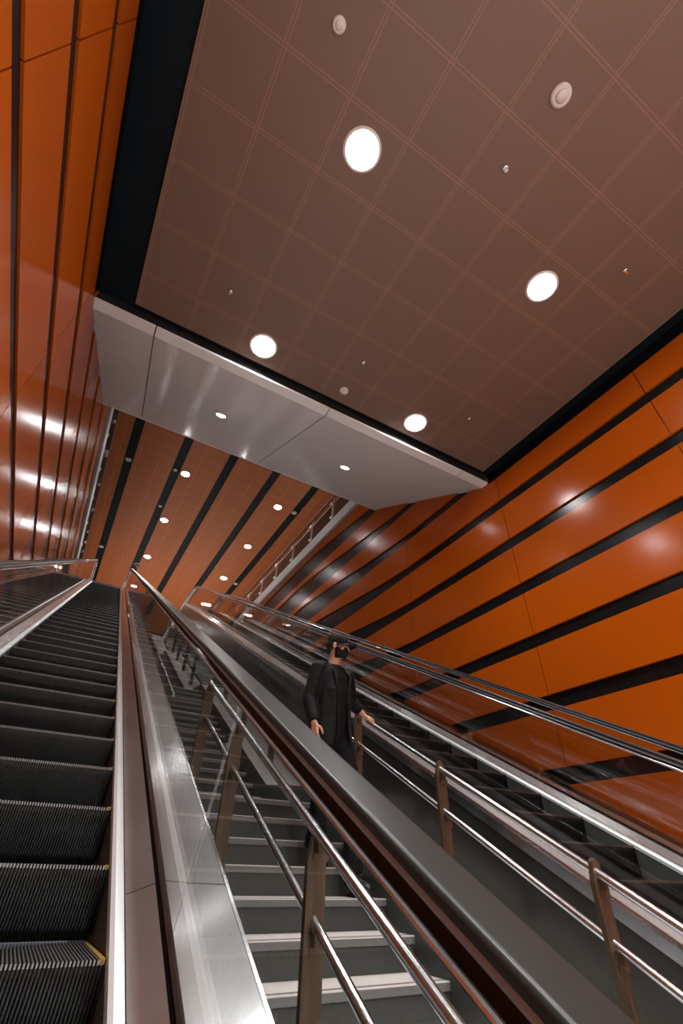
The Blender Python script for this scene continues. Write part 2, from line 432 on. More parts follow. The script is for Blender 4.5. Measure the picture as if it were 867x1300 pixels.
def make_escalator():
    t = thing('escalator', 'escalator at the left beside the left orange wall, black steps rising from the camera', 'escalator', (CXA, 0, 0))
    HW = .509
    def deck_joints(mb, segs):
        for tt in [1.85 + 2.35 * q for q in range(-2, 8)]:
            for xa, xb, ma, mb_ in segs:
                P = [P3(s * xa, tt, -NL + ma), P3(s * xb, tt, -NL + mb_), P3(s * xb, tt + .003, -NL + mb_), P3(s * xa, tt + .003, -NL + ma)]
                mb.hexa(P + [p + Vector((0, -SN, CS)) * .0008 for p in P], 1)
    for s in (-1, 1):
        # skirt
        mb = MB(); sweep(mb, [(s * (HW - .004), -.22), (s * (HW - .004), .035), (s * (HW + .012), .035), (s * (HW + .012), -.22)])
        mb.build('skirt_panel', M['skirt'], t)
        mb = MB(); sweep(mb, [(s * (HW - .006), .030), (s * (HW - .004), .052), (s * (HW + .008), .062), (s * (HW + .034), .068), (s * (HW + .036), .030)])
        mb.build('skirt_trim', M['trimsteel'], t)
        # inner deck
        mb = MB(); sweep(mb, [(s * (HW + .036), .072), (s * (HW + .125), .110), (s * (HW + .125), .04), (s * (HW + .036), .03)])
        deck_joints(mb, ((HW + .038, HW + .124, 0.0727, 0.1097),))
        mb.build('inner_deck', [M['steel'], M['seam']], t)
        mb = MB(); sweep(mb, [(s * (HW + .1255), .111), (s * (HW + .132), .118), (s * (HW + .132), .06), (s * (HW + .1255), .06)])
        sweep(mb, [(s * (HW + .146), .128), (s * (HW + .158), .12), (s * (HW + .158), .06), (s * (HW + .146), .06)])
        mb.build('glass_seal', M['blackrub'], t)
        # outer deck with a crease
        mb = MB(); sweep(mb, [(s * (HW + .158), .118), (s * (HW + .235), .112), (s * (HW + .385), .108), (s * (HW + .385), .05), (s * (HW + .158), .05)])
        deck_joints(mb, ((HW + .16, HW + .235, .1182, .1123), (HW + .235, HW + .383, .1123, .1085)))
        mb.build('outer_deck', [M['steel'], M['seam']], t)
        mb = MB(); sweep(mb, [(s * (HW + .382), .111), (s * (HW + .394), .111), (s * (HW + .398), .09), (s * (HW + .398), .03), (s * (HW + .382), .03)])
        mb.build('deck_edge', M['chrome'], t)
        # cladding below
        mb = MB(); sweep(mb, [(s * (HW + .37), .05), (s * (HW + .388), .05), (s * (HW + .388), -2.3), (s * (HW + .37), -2.3)], path=PATH[1:])
        mb.build('side_cladding', M['darksteel'], t)
        # glass panels between perpendicular joints
        xg = s * (HW + .138)
        ip = PATH
        tt = 1.535 - 2.35 * 2
        js = []
        while tt < 19.5: js.append(tt); tt += 2.35
        for a, b in zip(js[:-1], js[1:]):
            mb = MB(); g = .004
            lo, hi = -NL + .10, -NL + .835
            mb.hexa([P3(xg - .005, a + g, lo), P3(xg + .005, a + g, lo), P3(xg + .005, b - g, lo), P3(xg - .005, b - g, lo),
                     P3(xg - .005, a + g, hi), P3(xg + .005, a + g, hi), P3(xg + .005, b - g, hi), P3(xg - .005, b - g, hi)])
            mb.build('balustrade_glass', M['glass'], t)
        # end panels (rounded)
        for end in (0, 1):
            base = offset(PATH, .10); top = offset(PATH, .835)
            tlim = js[0] if end == 0 else js[-1]
            idx = [i for i, p in enumerate(PATH) if (p.x < tlim * CS + NL * SN) == (end == 0)]
            bb = [base[i] for i in idx]; tp = [top[i] for i in idx]
            j0 = P3(0, tlim, -NL + .10); j1 = P3(0, tlim, -NL + .835)
            J0, J1 = Vector((j0.y, j0.z - H)), Vector((j1.y, j1.z - H))
            if end == 0: bb = bb + [J0]; tp = tp + [J1]; e0, e1 = tp[0], bb[0]; sg = -1
            else: bb = [J0] + bb; tp = [J1] + tp; e0, e1 = tp[-1], bb[-1]; sg = 1
            arc = []
            c = (e0 + e1) / 2; ry = (e0 - e1).length / 2
            for k in range(1, 12):
                an = PI / 2 - PI * k / 12; arc.append(Vector((c.x + sg * .32 * math.cos(an), c.y + ry * math.sin(an))))
            poly = (tp + arc + bb[::-1]) if end else (tp[::-1] + arc + bb)
            mb = MB(); mb.loft([[(xg - .005, p.x, p.y + H) for p in poly], [(xg + .005, p.x, p.y + H) for p in poly]])
            mb.build('balustrade_glass', M['glass'], t)
        # handrail guide and rubber handrail
        gp = handrail_path(.835)
        mb = MB(); sweep(mb, [(xg - .013, -.004), (xg - .019, .004), (xg - .019, .026), (xg + .019, .026), (xg + .019, .004), (xg + .013, -.004)], path=gp)
        mb.build('handrail_guide', M['guide_dark'], t)
        mb = MB(); sweep(mb, [(xg - .033, .024), (xg - .036, .030), (xg - .034, .036), (xg + .034, .036), (xg + .036, .030), (xg + .033, .024)], path=gp)
        mb.build('guide_flange', M['guide'], t)
        for s2 in (-1, 1):
            mb = MB(); sweep(mb, [(xg + s2 * .045 + .006 * math.cos(2 * PI * q / 10), .006 + .006 * math.sin(2 * PI * q / 10)) for q in range(10)], path=gp)
            sweep(mb, [(xg + s2 * .018, .002), (xg + s2 * .041, .002), (xg + s2 * .041, .007), (xg + s2 * .018, .007)], path=gp)
            mb.build('guide_edge', M['chrome'], t, smooth=True, auto=True)
        mb = MB()
        prof = [(-.035, .036), (-.040, .038), (-.0412, .0405), (-.0415, .043), (-.0415, .0475), (-.0410, .0500), (-.0390, .0530), (-.0360, .0550), (-.0335, .0556), (-.031, .0557), (.031, .0557), (.0335, .0556), (.0360, .0550), (.0390, .0530), (.0410, .0500), (.0415, .0475), (.0415, .043), (.0412, .0405), (.040, .038), (.035, .036)]
        sweep(mb, [(xg + a, b) for a, b in prof], path=gp)
        mb.build('handrail', M['rubber'], t, smooth=True, auto=True)
    # steps
    st = step_mesh(); first = True
    k0 = -12
    for k in range(k0, 41):
        y = 2.357 + .4 * k; z = (y * SN - NL + .04) / CS
        if z > ZF - .02: break
        o = st if first else st.copy()
        if not first: COL.objects.link(o)
        first = False; o.parent = t; o.location = (0, y, z + H)
    # landing plates
    for (a, b, z) in ((-5.6, YB_ - .2, -3.0), (YTp - .1, 20.9, ZF)):
        mb = MB(); mb.box(-HW, HW, a, b, H + z - .05, H + z + .012, 0)
        for i in range(60):
            x = -HW + .01 + i * (2 * HW - .02) / 60
            ya = b if a < 0 else a
            mb.box(x, x + .008, min(ya, ya + (.05 if a < 0 else -.05)), max(ya, ya + (.05 if a < 0 else -.05)), H + z - .01, H + z + .016, 0)
        mb.build('comb_plate', M['steel_ribbed'], t)
    mb = MB()
    mb.box(-HW - .39, HW + .39, YTp + .2, 20.82, H + ZF - .5, H + ZF - .06, 0)
    mb.build('landing_box', M['darksteel'], t)
    return t
esc = make_escalator()
# the meshes use local coordinates centred on the escalator axis; second escalator beyond the stairs
esc2 = dup(esc, (3.972, 0, 0), 'escalator at the right between the stairs and the right orange wall')
# narrow walkway deck between right escalator and wall
def gap(m):
    sweep(m, [(4.74, .02), (XR, .02), (XR, -.2), (4.74, -.2)], path=PATH[1:])
    sweep(m, [(XL, .02), (-1.05, .02), (-1.05, -.2), (XL, -.2)], path=PATH[1:])
simple('trim_2', [M['darksteel']], gap)

# ------------------------------------------------------------------ fixed staircase
RUN, RISE = .30, .163
SX0, SX1, KX1 = .765, 2.36, 2.885
# list of noses: flight tops, going both ways from the first landing (Y 4.63, Z .51)
flights = []      # (y_first_nose, z_first_nose, n)
f1y, f1z = 4.63 - 14 * RUN, .51 - 14 * RISE
flights.append((f1y, f1z, 15))
flights.append((6.0, .51 + RISE, 15))
y2, z2 = 6.0 + 14 * RUN, .51 + 15 * RISE
flights.append((y2 + 1.4, z2 + RISE, 17))
y3, z3 = y2 + 1.4 + 16 * RUN, z2 + 17 * RISE
n4 = round((ZF - z3) / RISE)
flights.append((y3 + 1.4, z3 + RISE, n4))
y4 = y3 + 1.4 + (n4 - 1) * RUN
# lower flight
n0 = round((f1z - RISE + 3.0) / RISE)
f0y = f1y - 1.4 - (n0 - 1) * RUN
flights.insert(0, (f0y, f1z - RISE - (n0 - 1) * RISE, n0))
stair = thing('staircase', 'grey stone staircase with dark risers between the two escalators', 'stairs', (1.6, 0, 0))
OX = 1.6
kp = []
for (fy, fz, n) in flights:
    mb = MB()
    x0, x1 = SX0 - OX, SX1 - OX
    for i in range(n):
        y, z = fy + i * RUN, fz + i * RISE
        mb.box(x0, x1, y, y + RUN + .02, H + z - .006, H + z, 0)                        # tread slab
        mb.box(x0, x1, y + .001, y + RUN + .02, H + z - .04, H + z - .006, 2)
        mb.box(x0, x1, y + .012, y + .06, H + z - RISE, H + z - .04, 1)                # riser
        mb.box(x0 + .002, x1 - .002, y + .03, y + RUN + .1, H + z - RISE - .25, H + z - .042, 1)
        for g in range(2):
            mb.box(x0, x1, y + .02 + g * .02, y + .028 + g * .02, H + z, H + z + .0015, 2)
    mb.build('flight', [M['granite'], M['riser'], M['nosing']], stair)
    kp += [(fy, fz), (fy + (n - 1) * RUN, fz + (n - 1) * RISE)]
for a, b in zip(flights[:-1], flights[1:]):
    yy = a[0] + (a[2] - 1) * RUN; zz = a[1] + (a[2] - 1) * RISE
    mb = MB(); mb.box(SX0 - OX, SX1 - OX, yy + .05, b[0] + .02, H + zz - .3, H + zz - .0005, 0)
    mb.build('landing', [M['granite']], stair)
# kerb following the flights on the right-hand side
kpath = [Vector((kp[0][0] - .3, kp[0][1] - .1))]
for i in range(0, len(kp), 2):
    kpath += [Vector((kp[i][0] - .1, kp[i][1] + .02)), Vector((kp[i + 1][0] - .0, kp[i + 1][1] + .04))]
kpath.append(Vector((kp[-1][0] + .6, kp[-1][1] + .04)))
mb = MB(); sweep(mb, [(SX1 + .001 - OX, .10), (KX1 - OX, .10), (KX1 - OX, -.5), (SX1 + .001 - OX, -.5)], path=kpath)
o = mb.build('kerb', [M['kerb'], M['riser']], stair)
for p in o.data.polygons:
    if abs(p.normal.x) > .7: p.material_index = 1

# ------------------------------------------------------------------ stair railings
def stair_z(y, pads=True):
    for i, (fy, fz, n) in enumerate(flights):
        top = fy + (n - 1) * RUN
        if y < fy: return (fz - RISE)
        if y <= top + RUN: return fz + min(n - 1, math.floor((y - fy) / RUN + 1e-6)) * RISE
    return flights[-1][1] + (flights[-1][2] - 1) * RISE
def make_railing(x, ya, yb, posts, label, nu=-.87, nl=-1.10, dz=0.0, yl=None):
    """rails from ya to yb at height measured normal to the slope."""
    t = thing('stair_railing', label, 'railing', (x, ya, 0), 'stair railings')
    def pz(y, n): return (n + y * SN) / CS + dz + H
    def loc(p): return (p[0] - x, p[1] - ya, p[2])
    for nm, n, r in (('upper_rail', nu, .021), ('lower_rail', nl, .019)):
        mb = MB()
        ye = yl if (yl and n == nl) else yb
        A = Vector((x, ya, pz(ya, n))); B = Vector((x, ye, pz(ye, n)))
        mb.tube([loc(A), loc(B)], r, 16)
        # rounded end caps
        for q, s_ in ((A, -1), (B, 1)):
            dr = Vector((0, CS, SN)) * s_
            mb.tube([loc(q), loc(q + dr * .008), loc(q + dr * .014)], [r, r * .8, r * .3], 16)
        mb.build(nm, M['chrome'], t, smooth=True, auto=True)
    for y in posts:
        zt = pz(y, nu) - (.05 if x < 2 else 0); zb = stair_z(y) + H + (.0 if x < SX1 else .02)
        mb = MB(); wx, wy = .042, .013
        yy = y + .045
        prof = [(-wx, zb), (wx, zb), (wx, zt - .01), (wx * .7, zt + .055), (wx * .1, zt + .080), (-wx * .45, zt + .066), (-wx, zt - .02)]
        mb.loft([[(px, yy - wy - ya, pz_) for px, pz_ in prof], [(px, yy + wy - ya, pz_) for px, pz_ in prof]])
        po = mb.build('post', M['bronze'], t)
        # brackets carrying the two rails
        for n in (nu, nl):
            zz = pz(y, n)
            mb = MB(); mb.box(-.012, .012, y - ya - .0, yy - ya, zz - .05, zz - .018, 0)
            mb.box(-.02, .05, yy - ya - .018, yy - ya + .018, zz - .075, zz - .045, 0)
            mb.build('bracket', M['bronze'], po)
        mb = MB(); mb.box(-.06, .06, yy - .035 - ya, yy + .035 - ya, zb - .004, zb + .008, 0)
        mb.build('base_plate', M['steel_ribbed'], po)
    return t
make_railing(1.085, -.2, 4.32, [.9, 2.03, 3.28, 4.25], 'steel two-bar railing seen through glass left of the near stair flight, bronze posts', nl=-1.115)
make_railing(2.57, -.2, 3.97, [.75, 1.84, 2.94, 4.10], 'steel two-bar railing with bronze posts the person in black holds', yl=4.25)
# second flight railings (parallel offset after the landing)
d2 = (.51 + RISE) - (6.0 * SN / CS) - (.51 - 4.63 * SN / CS)
make_railing(1.07, 5.9, 10.1, [6.3, 7.6, 8.9, 9.9], 'steel railing on the left of the second stair flight, above the landing', dz=d2 + .0)
make_railing(2.57, 5.9, 10.1, [6.3, 7.6, 8.9, 9.9], 'steel railing on the right of the second stair flight, above the landing', dz=d2)
d3 = flights[3][1] - flights[3][0] * SN / CS - (.51 - 4.63 * SN / CS)
make_railing(1.07, 11.7, 16.4, [12.2, 13.6, 15.0, 16.2], 'steel railing on the left of the third stair flight, highest one seen', dz=d3)
make_railing(2.57, 11.7, 16.4, [12.2, 13.6, 15.0, 16.2], 'steel railing on the right of the third stair flight, highest one seen', dz=d3)

# ------------------------------------------------------------------ glass balustrades at the upper floor edges
def floor_balustrade(x, s, label):
    t = thing('glass_balustrade', label, 'balustrade', (x, 8, H + ZF), 'upper floor glass balustrades')
    y = 8.0 - 8; k = 0
    while y < 11.6:
        mb = MB(); mb.box(-.008, .008, y + .01, y + 1.49, .02, 1.08, 0); mb.build('glass_panel', M['glass_up'], t)
        for yy in (y + .75,):
            # forked steel post with glass clamps
            mb = MB()
            mb.box(s * .05 - .012, s * .05 + .012, yy - .05, yy + .05, -.05, .72, 0)
            mb.tube([(s * .05, yy - .03, .70), (s * .05, yy - .10, .98)], .016, 8); mb.tube([(s * .05, yy + .03, .70), (s * .05, yy + .10, .98)], .016, 8)
            mb.tube([(s * .05, yy, .25), (0, yy, .25)], .018, 8); mb.tube([(s * .05, yy, .8), (0, yy, .8)], .018, 8)
            for zz in (.25, .8):
                mb.tube([(-.020 * s, yy, zz), (.020 * s, yy, zz)], .05, 12)
            mb.tube([(s * .05, yy, .92), (s * .14, yy, 1.0)], .012, 8)
            mb.build('post', M['fix'], t)
        y += 1.5; k += 1
    mb = MB(); mb.tube([(s * .14, 0, 1.0), (s * .14, 12.0, 1.0)], .022, 12); mb.build('handrail', M['chrome'], t, smooth=True, auto=True)
    mb = MB(); mb.box(-.012, .012, 0, 12.0, 1.08, 1.10, 0); mb.build('top_channel', M['guide'], t)
    return t
floor_balustrade(XR - .05, 1, 'glass balustrade along the upper floor edge above the right wall')
floor_balustrade(XL + .035, -1, 'glass balustrade along the upper floor edge above the left wall')

# ------------------------------------------------------------------ ceiling lights and small fittings
def downlight(name, loc, r, power, label, group, tilt=0.0, spread=96, ring=True, glow=None):
    t = thing(name, label, 'ceiling light', loc, group)
    if tilt: t.rotation_euler = (tilt, 0, 0)
    mb = MB(); n = 32
    prof = [(r, .0), (r, -.012), (r * 1.16, -.010), (r * 1.2, 0)]
    mb.loft([[(q[0] * math.cos(2 * PI * k / n), q[0] * math.sin(2 * PI * k / n), q[1]) for k in range(n)] for q in prof], True, False)
    mb.build('trim_ring', M['fix'], t, smooth=True)
    mb = MB(); mb.loft([[(r * math.cos(2 * PI * k / n), r * math.sin(2 * PI * k / n), -.004) for k in range(n)], [(r * .5 * math.cos(2 * PI * k / n), r * .5 * math.sin(2 * PI * k / n), -.009) for k in range(n)]])
    mb.build('lamp_lens', glow or M['glow'], t)
    L = bpy.data.lights.new('lamp', 'AREA'); L.shape = 'DISK'; L.size = r * 2; L.energy = power; L.color = (1.0, 0.965, 0.93)
    L.spread = math.radians(spread)
    lo = bpy.data.objects.new('lamp', L); COL.objects.link(lo); lo.parent = t; lo.location = (0, 0, -.02)
    return t
names = {(.77, 1.155): 'largest glaring white downlight, nearest in the brown tiled ceiling',
         (.76, 3.75): 'glaring downlight in brown tiled ceiling beside the left part of the white soffit',
         (3.44, 1.18): 'bright downlight in brown tiled ceiling towards the right orange wall',
         (3.44, 3.76): 'bright downlight in brown tiled ceiling just above the right part of the white soffit'}
for (x, y), l in names.items():
    downlight('downlight', (x, y, H + 5.80), .165, P_HALL, l, 'brown tiled ceiling downlights')
for x in (.77, 3.44):
    for y in (-1.43, -4.03, -6.6):
        if y > -2.5: downlight('downlight', (x, y, H + 5.80), .165, P_HALL, 'white downlight in the tiled ceiling behind the viewer', 'ceiling downlights behind the viewer')
        else: downlight('downlight', (x, y, H + 5.80), .165, P_LOBBY, 'unseen downlight added in the pale lobby ceiling behind the viewer', 'added lobby lamps behind the viewer', spread=125)  # strong unseen lobby lamps, added to brighten the soffit and metals
up = {(1.09, 14.45): 'upper ceiling downlight nearest the white soffit, left row', (1.09, 17.95): 'upper ceiling downlight, middle one of the left row',
      (1.09, 21.45): 'upper ceiling downlight, lowest in view of the left row', (5.0, 14.45): 'upper ceiling downlight nearest the white soffit, right row',
      (5.0, 17.95): 'upper ceiling downlight, middle one of the right row', (5.0, 21.45): 'upper ceiling downlight, lowest in view of the right row'}
for (x, y), l in up.items():
    downlight('downlight', (x, y, H + 12.0), .15, P_UP, l, 'upper ceiling downlights')
for (x, y) in ((1.09, 24.95), (5.0, 24.95), (1.09, 28.5), (5.0, 28.5)):
    downlight('downlight', (x, y, H + 12.0), .15, P_UP, 'upper ceiling downlight hidden behind soffit or escalators', 'upper ceiling downlights out of sight')
for (x, y) in ((1.09, 10.95), (5.0, 10.95)):
    downlight('downlight', (x, y, H + 12.0), .15, P_UP * .5, 'upper ceiling downlight hidden above the white soffit', 'upper ceiling downlights above the soffit')
for x, l in ((.73, 'small oval downlight in the white soffit, left one'), (3.367, 'small oval downlight in the white soffit, right one')):
    u = 1.87
    downlight('soffit_downlight', (x, YB0 + u * math.cos(SB) , H + ZB0 + u * math.sin(SB)), .085, P_SOF, l, 'white soffit downlights', tilt=SB, spread=120)

def disc(name, loc, r, h, label, cat, group, m=None, dome=False):
    t = thing(name, label, cat, loc, group); n = 24
    mb = MB(); rings = [(r, 0), (r, -h * .4), (r * .85, -h * .7), (r * .55, -h * .75)] if not dome else [(r, 0), (r, -h * .3), (r * .9, -h * .35)]
    mb.loft([[(q[0] * math.cos(2 * PI * k / n), q[0] * math.sin(2 * PI * k / n), q[1]) for k in range(n)] for q in rings])
    mb.build('base', M['fix'], t, smooth=True, auto=True)
    mb = MB(); rr = [(r * .6, -h * .7), (r * .5, -h), (r * .2, -h * 1.1)] if not dome else [(r * .85 * math.cos(a), -h * .33 - h * .7 * math.sin(a)) for a in (0, .4, .8, 1.2, 1.5)]
    mb.loft([[(q[0] * math.cos(2 * PI * k / n), q[0] * math.sin(2 * PI * k / n), q[1]) for k in range(n)] for q in rr])
    mb.build('sensor_head' if not dome else 'dome', m or M['fix'], t, smooth=True)
    return t
disc('smoke_detector', (2.16, -.149, H + 5.80), .095, .05, 'round white detector on a brown tile, largest, towards the upper right', 'smoke detector', 'brown ceiling detectors')
disc('smoke_detector', (.127, .51, H + 5.80), .06, .04, 'round detector on a brown tile at the very top of the picture', 'smoke detector', 'brown ceiling detectors')
disc('smoke_detector', (2.116, 3.81, H + 5.80), .065, .05, 'small round detector on a brown tile near the black edge by the soffit', 'smoke detector', 'brown ceiling detectors')
def sprinkler(x, y, label):
    t = thing('sprinkler', label, 'sprinkler', (x, y, H + 5.80), 'brown ceiling sprinklers')
    mb = MB(); n = 16
    mb.loft([[(q[0] * math.cos(2 * PI * k / n), q[0] * math.sin(2 * PI * k / n), q[1]) for k in range(n)] for q in [(.034, 0), (.030, -.008), (.016, -.009)]])
    mb.build('rosette', M['chrome'], t, smooth=True)
    mb = MB(); mb.tube([(0, 0, 0), (0, 0, -.03)], .008, 8); mb.tube([(.010, 0, -.03), (.013, 0, -.045), (.004, 0, -.055)], .003, 6); mb.tube([(-.010, 0, -.03), (-.013, 0, -.045), (-.004, 0, -.055)], .003, 6)
    mb.tube([(0, 0, -.055), (0, 0, -.059)], .017, 12); mb.build('sprinkler_head', M['chrome'], t)
for x, y, l in ((2.14, .529, 'sprinkler beyond the large round detector, centre of the brown ceiling'), (4.154, .536, 'sprinkler in the brown ceiling nearest the right wall edge'),
                (.096, 3.247, 'sprinkler by the black ceiling strip, left of the glaring lamp'), (2.118, 3.247, 'sprinkler just beyond the small round detector near the soffit'),
                (4.137, 3.248, 'sprinkler right of the lamp above the soffit corner')):
    sprinkler(x, y, l)
for x, y, l in ((-.975, 14.85, 'white fitting in the leftmost black ceiling stripe, nearer one'), (-1.02, 21.8, 'white fitting in the leftmost black ceiling stripe, farther one'),
                (5.78, 14.5, 'white fitting in the black stripe right of the lights, nearer one'), (5.78, 21.8, 'white fitting in the black stripe right of the lights, farther one')):
    disc('ceiling_speaker', (x, y, H + 12.06), .11, .05, l, 'ceiling fitting', 'black stripe fittings')
for x, y, l in ((.70, 14.5, 'tiny sensor in the second black stripe, nearest one'), (.72, 17.1, 'tiny sensor in the second black stripe, middle one'), (.5, 21.7, 'tiny sensor in the second black stripe, farthest one')):
    disc('ceiling_sensor', (x, y, H + 12.06), .07, .04, l, 'sensor', 'second stripe sensors')
disc('dome_camera', (.80, 22.6, H + 12.06), .17, .16, 'round white dome camera above the tip of the left escalator handrail', 'camera', None, M['lens'], dome=True)

# ------------------------------------------------------------------ the person coming down the stairs
def person():
    PX, PY = 2.09, 3.80
    root = thing('person', 'person in black cap, mask and jacket walking down the stairs, hand on rail', 'person', (PX, PY, H + .02))
    def L(x, y, z): return Vector((x - PX, y - PY, z - .02))       # world (camera height = 0) to local
    def ell(mb, c, rx, ry, rz, rot=None, n=20, m=0):
        rings = []
        for i in range(1, n // 2):
            a = PI * i / (n // 2)
            rings.append([(math.sin(a) * math.cos(2 * PI * k / n), math.sin(a) * math.sin(2 * PI * k / n), -math.cos(a)) for k in range(n)])
        out = []
        for r in rings:
            q = []
            for p in r:
                v = Vector((p[0] * rx, p[1] * ry, p[2] * rz))
                if rot: v = rot @ v
                q.append(v + c)
            out.append(q)
        mb.loft(out, True, True, m)
    def limb(mb, pts, rr, n=14, flat=1.0, m=0):
        mb.tube(pts, rr, n, m)
    def oval(mb, secs, n=24, m=0, yaw=0):
        """stack of oval sections: (centre, half width, half depth)"""
        R = Matrix.Rotation(yaw, 3, 'Z'); rings = []
        for c, a, b in secs:
            rings.append([c + R @ Vector((a * math.copysign(abs(math.cos(2 * PI * k / n)) ** .85, math.cos(2 * PI * k / n)), b * math.copysign(abs(math.sin(2 * PI * k / n)) ** .9, math.sin(2 * PI * k / n)), 0)) for k in range(n)])
        mb.loft(rings, True, True, m)
    def remesh(o, v, sm=2, k=.5):
        r = o.modifiers.new('r', 'REMESH'); r.mode = 'VOXEL'; r.voxel_size = v; r.use_smooth_shade = True
        s = o.modifiers.new('s', 'SMOOTH'); s.iterations = sm; s.factor = k
    yaw = math.radians(14)                     # torso turned a little to the person's left
    hip = L(2.085, 3.80, .93)
    sR, sL = L(1.912, 3.77, 1.47), L(2.262, 3.86, 1.475)
    eR, wR, hR = L(1.835, 3.77, 1.19), L(1.845, 3.66, .965), L(1.86, 3.63, .90)
    eL, wL = L(2.385, 3.96, 1.285), L(2.475, 3.925, 1.205)
    rail = L(2.57, 3.90, (-.87 + 3.90 * SN) / CS)
    hL = Vector((rail.x - .015, rail.y - .01, rail.z + .035))
    # legs: right one back on the upper tread, left one stepping down
    hpR, hpL = hip + Vector((-.09, -.02, -.03)), hip + Vector((.09, .02, -.03))
    kR, aR = L(1.97, 3.72, .50), L(1.99, 3.86, .13)
    kL, aL = L(2.20, 3.62, .485), L(2.20, 3.60, -.033)
    neck0, neck1 = L(2.085, 3.82, 1.50), L(2.095, 3.79, 1.62)
    hc = L(2.105, 3.765, 1.715)                # head centre
    hy = math.radians(48)                      # head turned to the person's left, towards the right wall
    HR = Matrix.Rotation(hy, 3, 'Z') @ Matrix.Rotation(math.radians(4), 3, 'X')
    def hd(x, y, z): return hc + HR @ Vector((x, y, z))            # face looks along -y in head space
    # ---- body (one continuous surface)
    mb = MB()
    oval(mb, [(hip + Vector((0, 0, -.10)), .13, .09), (hip, .165, .105), (L(2.085, 3.80, 1.10), .145, .095), (L(2.085, 3.80, 1.28), .165, .105), (L(2.085, 3.81, 1.42), .18, .10), (L(2.085, 3.815, 1.50), .11, .07), (L(2.085, 3.815, 1.54), .055, .055)], yaw=yaw)
    limb(mb, [neck0, (neck0 + neck1) / 2, neck1, hd(0, .02, -.03)], [.062, .056, .055, .055])
    for a, e, wv, r in ((sR, eR, wR, 1), (sL, eL, wL, 1)):
        limb(mb, [a, (a + e) / 2, e, (e * .6 + wv * .4), wv], [.055, .047, .040, .039, .027])
        ell(mb, a, .06, .06, .06)
    for a, k, f in ((hpR, kR, aR), (hpL, kL, aL)):
        limb(mb, [a, a.lerp(k, .35), k, k.lerp(f, .35), f], [.085, .080, .055, .056, .038])
        ell(mb, f + Vector((0, -.08, -.045)), .040, .115, .032)
    # head: cranium, jaw, nose, ears
    ell(mb, hd(0, .012, .030), .076, .096, .088, HR)
    ell(mb, hd(0, -.025, -.035), .060, .068, .080, HR)
    ell(mb, hd(0, -.048, -.088), .033, .034, .026, HR)
    mb.tube([hd(0, -.088, .012), hd(0, -.104, -.010), hd(0, -.112, -.028), hd(0, -.096, -.034)], [.009, .011, .014, .010], 8)
    for s in (-1, 1):
        ell(mb, hd(s * .078, .012, -.008), .010, .020, .032, HR)
        ell(mb, hd(s * .030, -.076, .022), .018, .012, .008, HR)          # brow
        ell(mb, hd(s * .045, -.055, -.025), .022, .022, .022, HR)         # cheek
    mb.tube([hd(-.022, -.092, -.060), hd(0, -.098, -.059), hd(.022, -.092, -.060)], [.006, .009, .006], 8)
    # right hand, relaxed beside the thigh (palm inwards)
    def hand(wr, palm_dir, across, normal, curls, thumb):
        palm_dir, across, normal = palm_dir.normalized(), across.normalized(), normal.normalized()
        c = wr + palm_dir * .05
        for k in range(4):
            u = (k - 1.5) * .019
            mb.tube([wr + across * u * .55, wr + palm_dir * .045 + across * u * .9, wr + palm_dir * .088 + across * u], [.015, .0145, .0125], 8)
            ln = (.036, .043, .040, .031)[k]; p = wr + palm_dir * .088 + across * u; dd = palm_dir.copy(); q = [p]
            for j, f in enumerate((1.0, .68, .5)):
                ax = across
                dd = (Matrix.Rotation(curls[j], 3, ax) @ dd); p = p + dd * ln * f; q.append(p)
            mb.tube(q, [.0098, .0092, .0083, .0066], 8)
        b = wr + palm_dir * .022 + across * thumb * .022
        t1 = b + (palm_dir * .6 + across * thumb * .75 + normal * .35).normalized() * .042
        t2 = t1 + (palm_dir * .95 + across * thumb * .15 + normal * .35).normalized() * .032
        t3 = t2 + (palm_dir * 1.0 - across * thumb * .1 + normal * .25).normalized() * .024
        mb.tube([b - palm_dir * .01, b, t1, t2, t3], [.015, .015, .0115, .010, .0075], 8)
    dR = Vector((.02, -.22, -1)); acr = Vector((.25, -1, .22)).normalized()
    acr = (acr - dR.normalized() * acr.dot(dR.normalized())).normalized()
    nrm = dR.normalized().cross(acr)
    hand(wR, dR, acr, Vector((1, .2, 0)), [-.35, -.45, -.35] if (Matrix.Rotation(-.5, 3, acr) @ dR).x > dR.x else [.35, .45, .35], 1)
    # left hand wrapped over the rail
    rd = Vector((0, -CS, -SN))                        # down along the rail
    top = Vector((rail.x, rail.y, rail.z + .040))
    dL = Vector((.86, -.20, -.30)).normalized()
    across = (rd - dL * rd.dot(dL)).normalized()
    sgn = 1 if (Matrix.Rotation(.5, 3, across) @ dL).z < dL.z else -1
    wl2 = top - dL * .075
    hand(wl2, dL, across, Vector((0, 0, -1)), [sgn * .75, sgn * 1.0, sgn * .9], 1)
    mb.tube([wL, wl2], [.027, .022], 10)
    body = mb.build('body', M['skin'], root)
    remesh(body, .0042, 2, .45)
    # ---- eyes
    mb = MB()
    for s in (-1, 1): ell(mb, hd(s * .030, -.078, .004), .011, .006, .0055, HR, 12)
    mb.build('eyes', M['eyew'], root, smooth=True)
    mb = MB()
    for s in (-1, 1):
        ell(mb, hd(s * .030, -.0835, .004), .0045, .003, .005, HR, 10)
        mb.tube([hd(s * .048, -.078, .020), hd(s * .030, -.089, .024), hd(s * .014, -.090, .021)], [.002, .0035, .003], 6)
    mb.build('eyebrows', M['hair'], root)
    # ---- hair at nape and temples
    mb = MB(); ell(mb, hd(0, .030, .022), .081, .088, .075, HR); ell(mb, hd(0, .062, -.03), .058, .040, .045, HR)
    for s in (-1, 1): ell(mb, hd(s * .072, -.012, .012), .010, .018, .026, HR)
    h_ = mb.build('hair', M['hair'], root); remesh(h_, .006, 1)
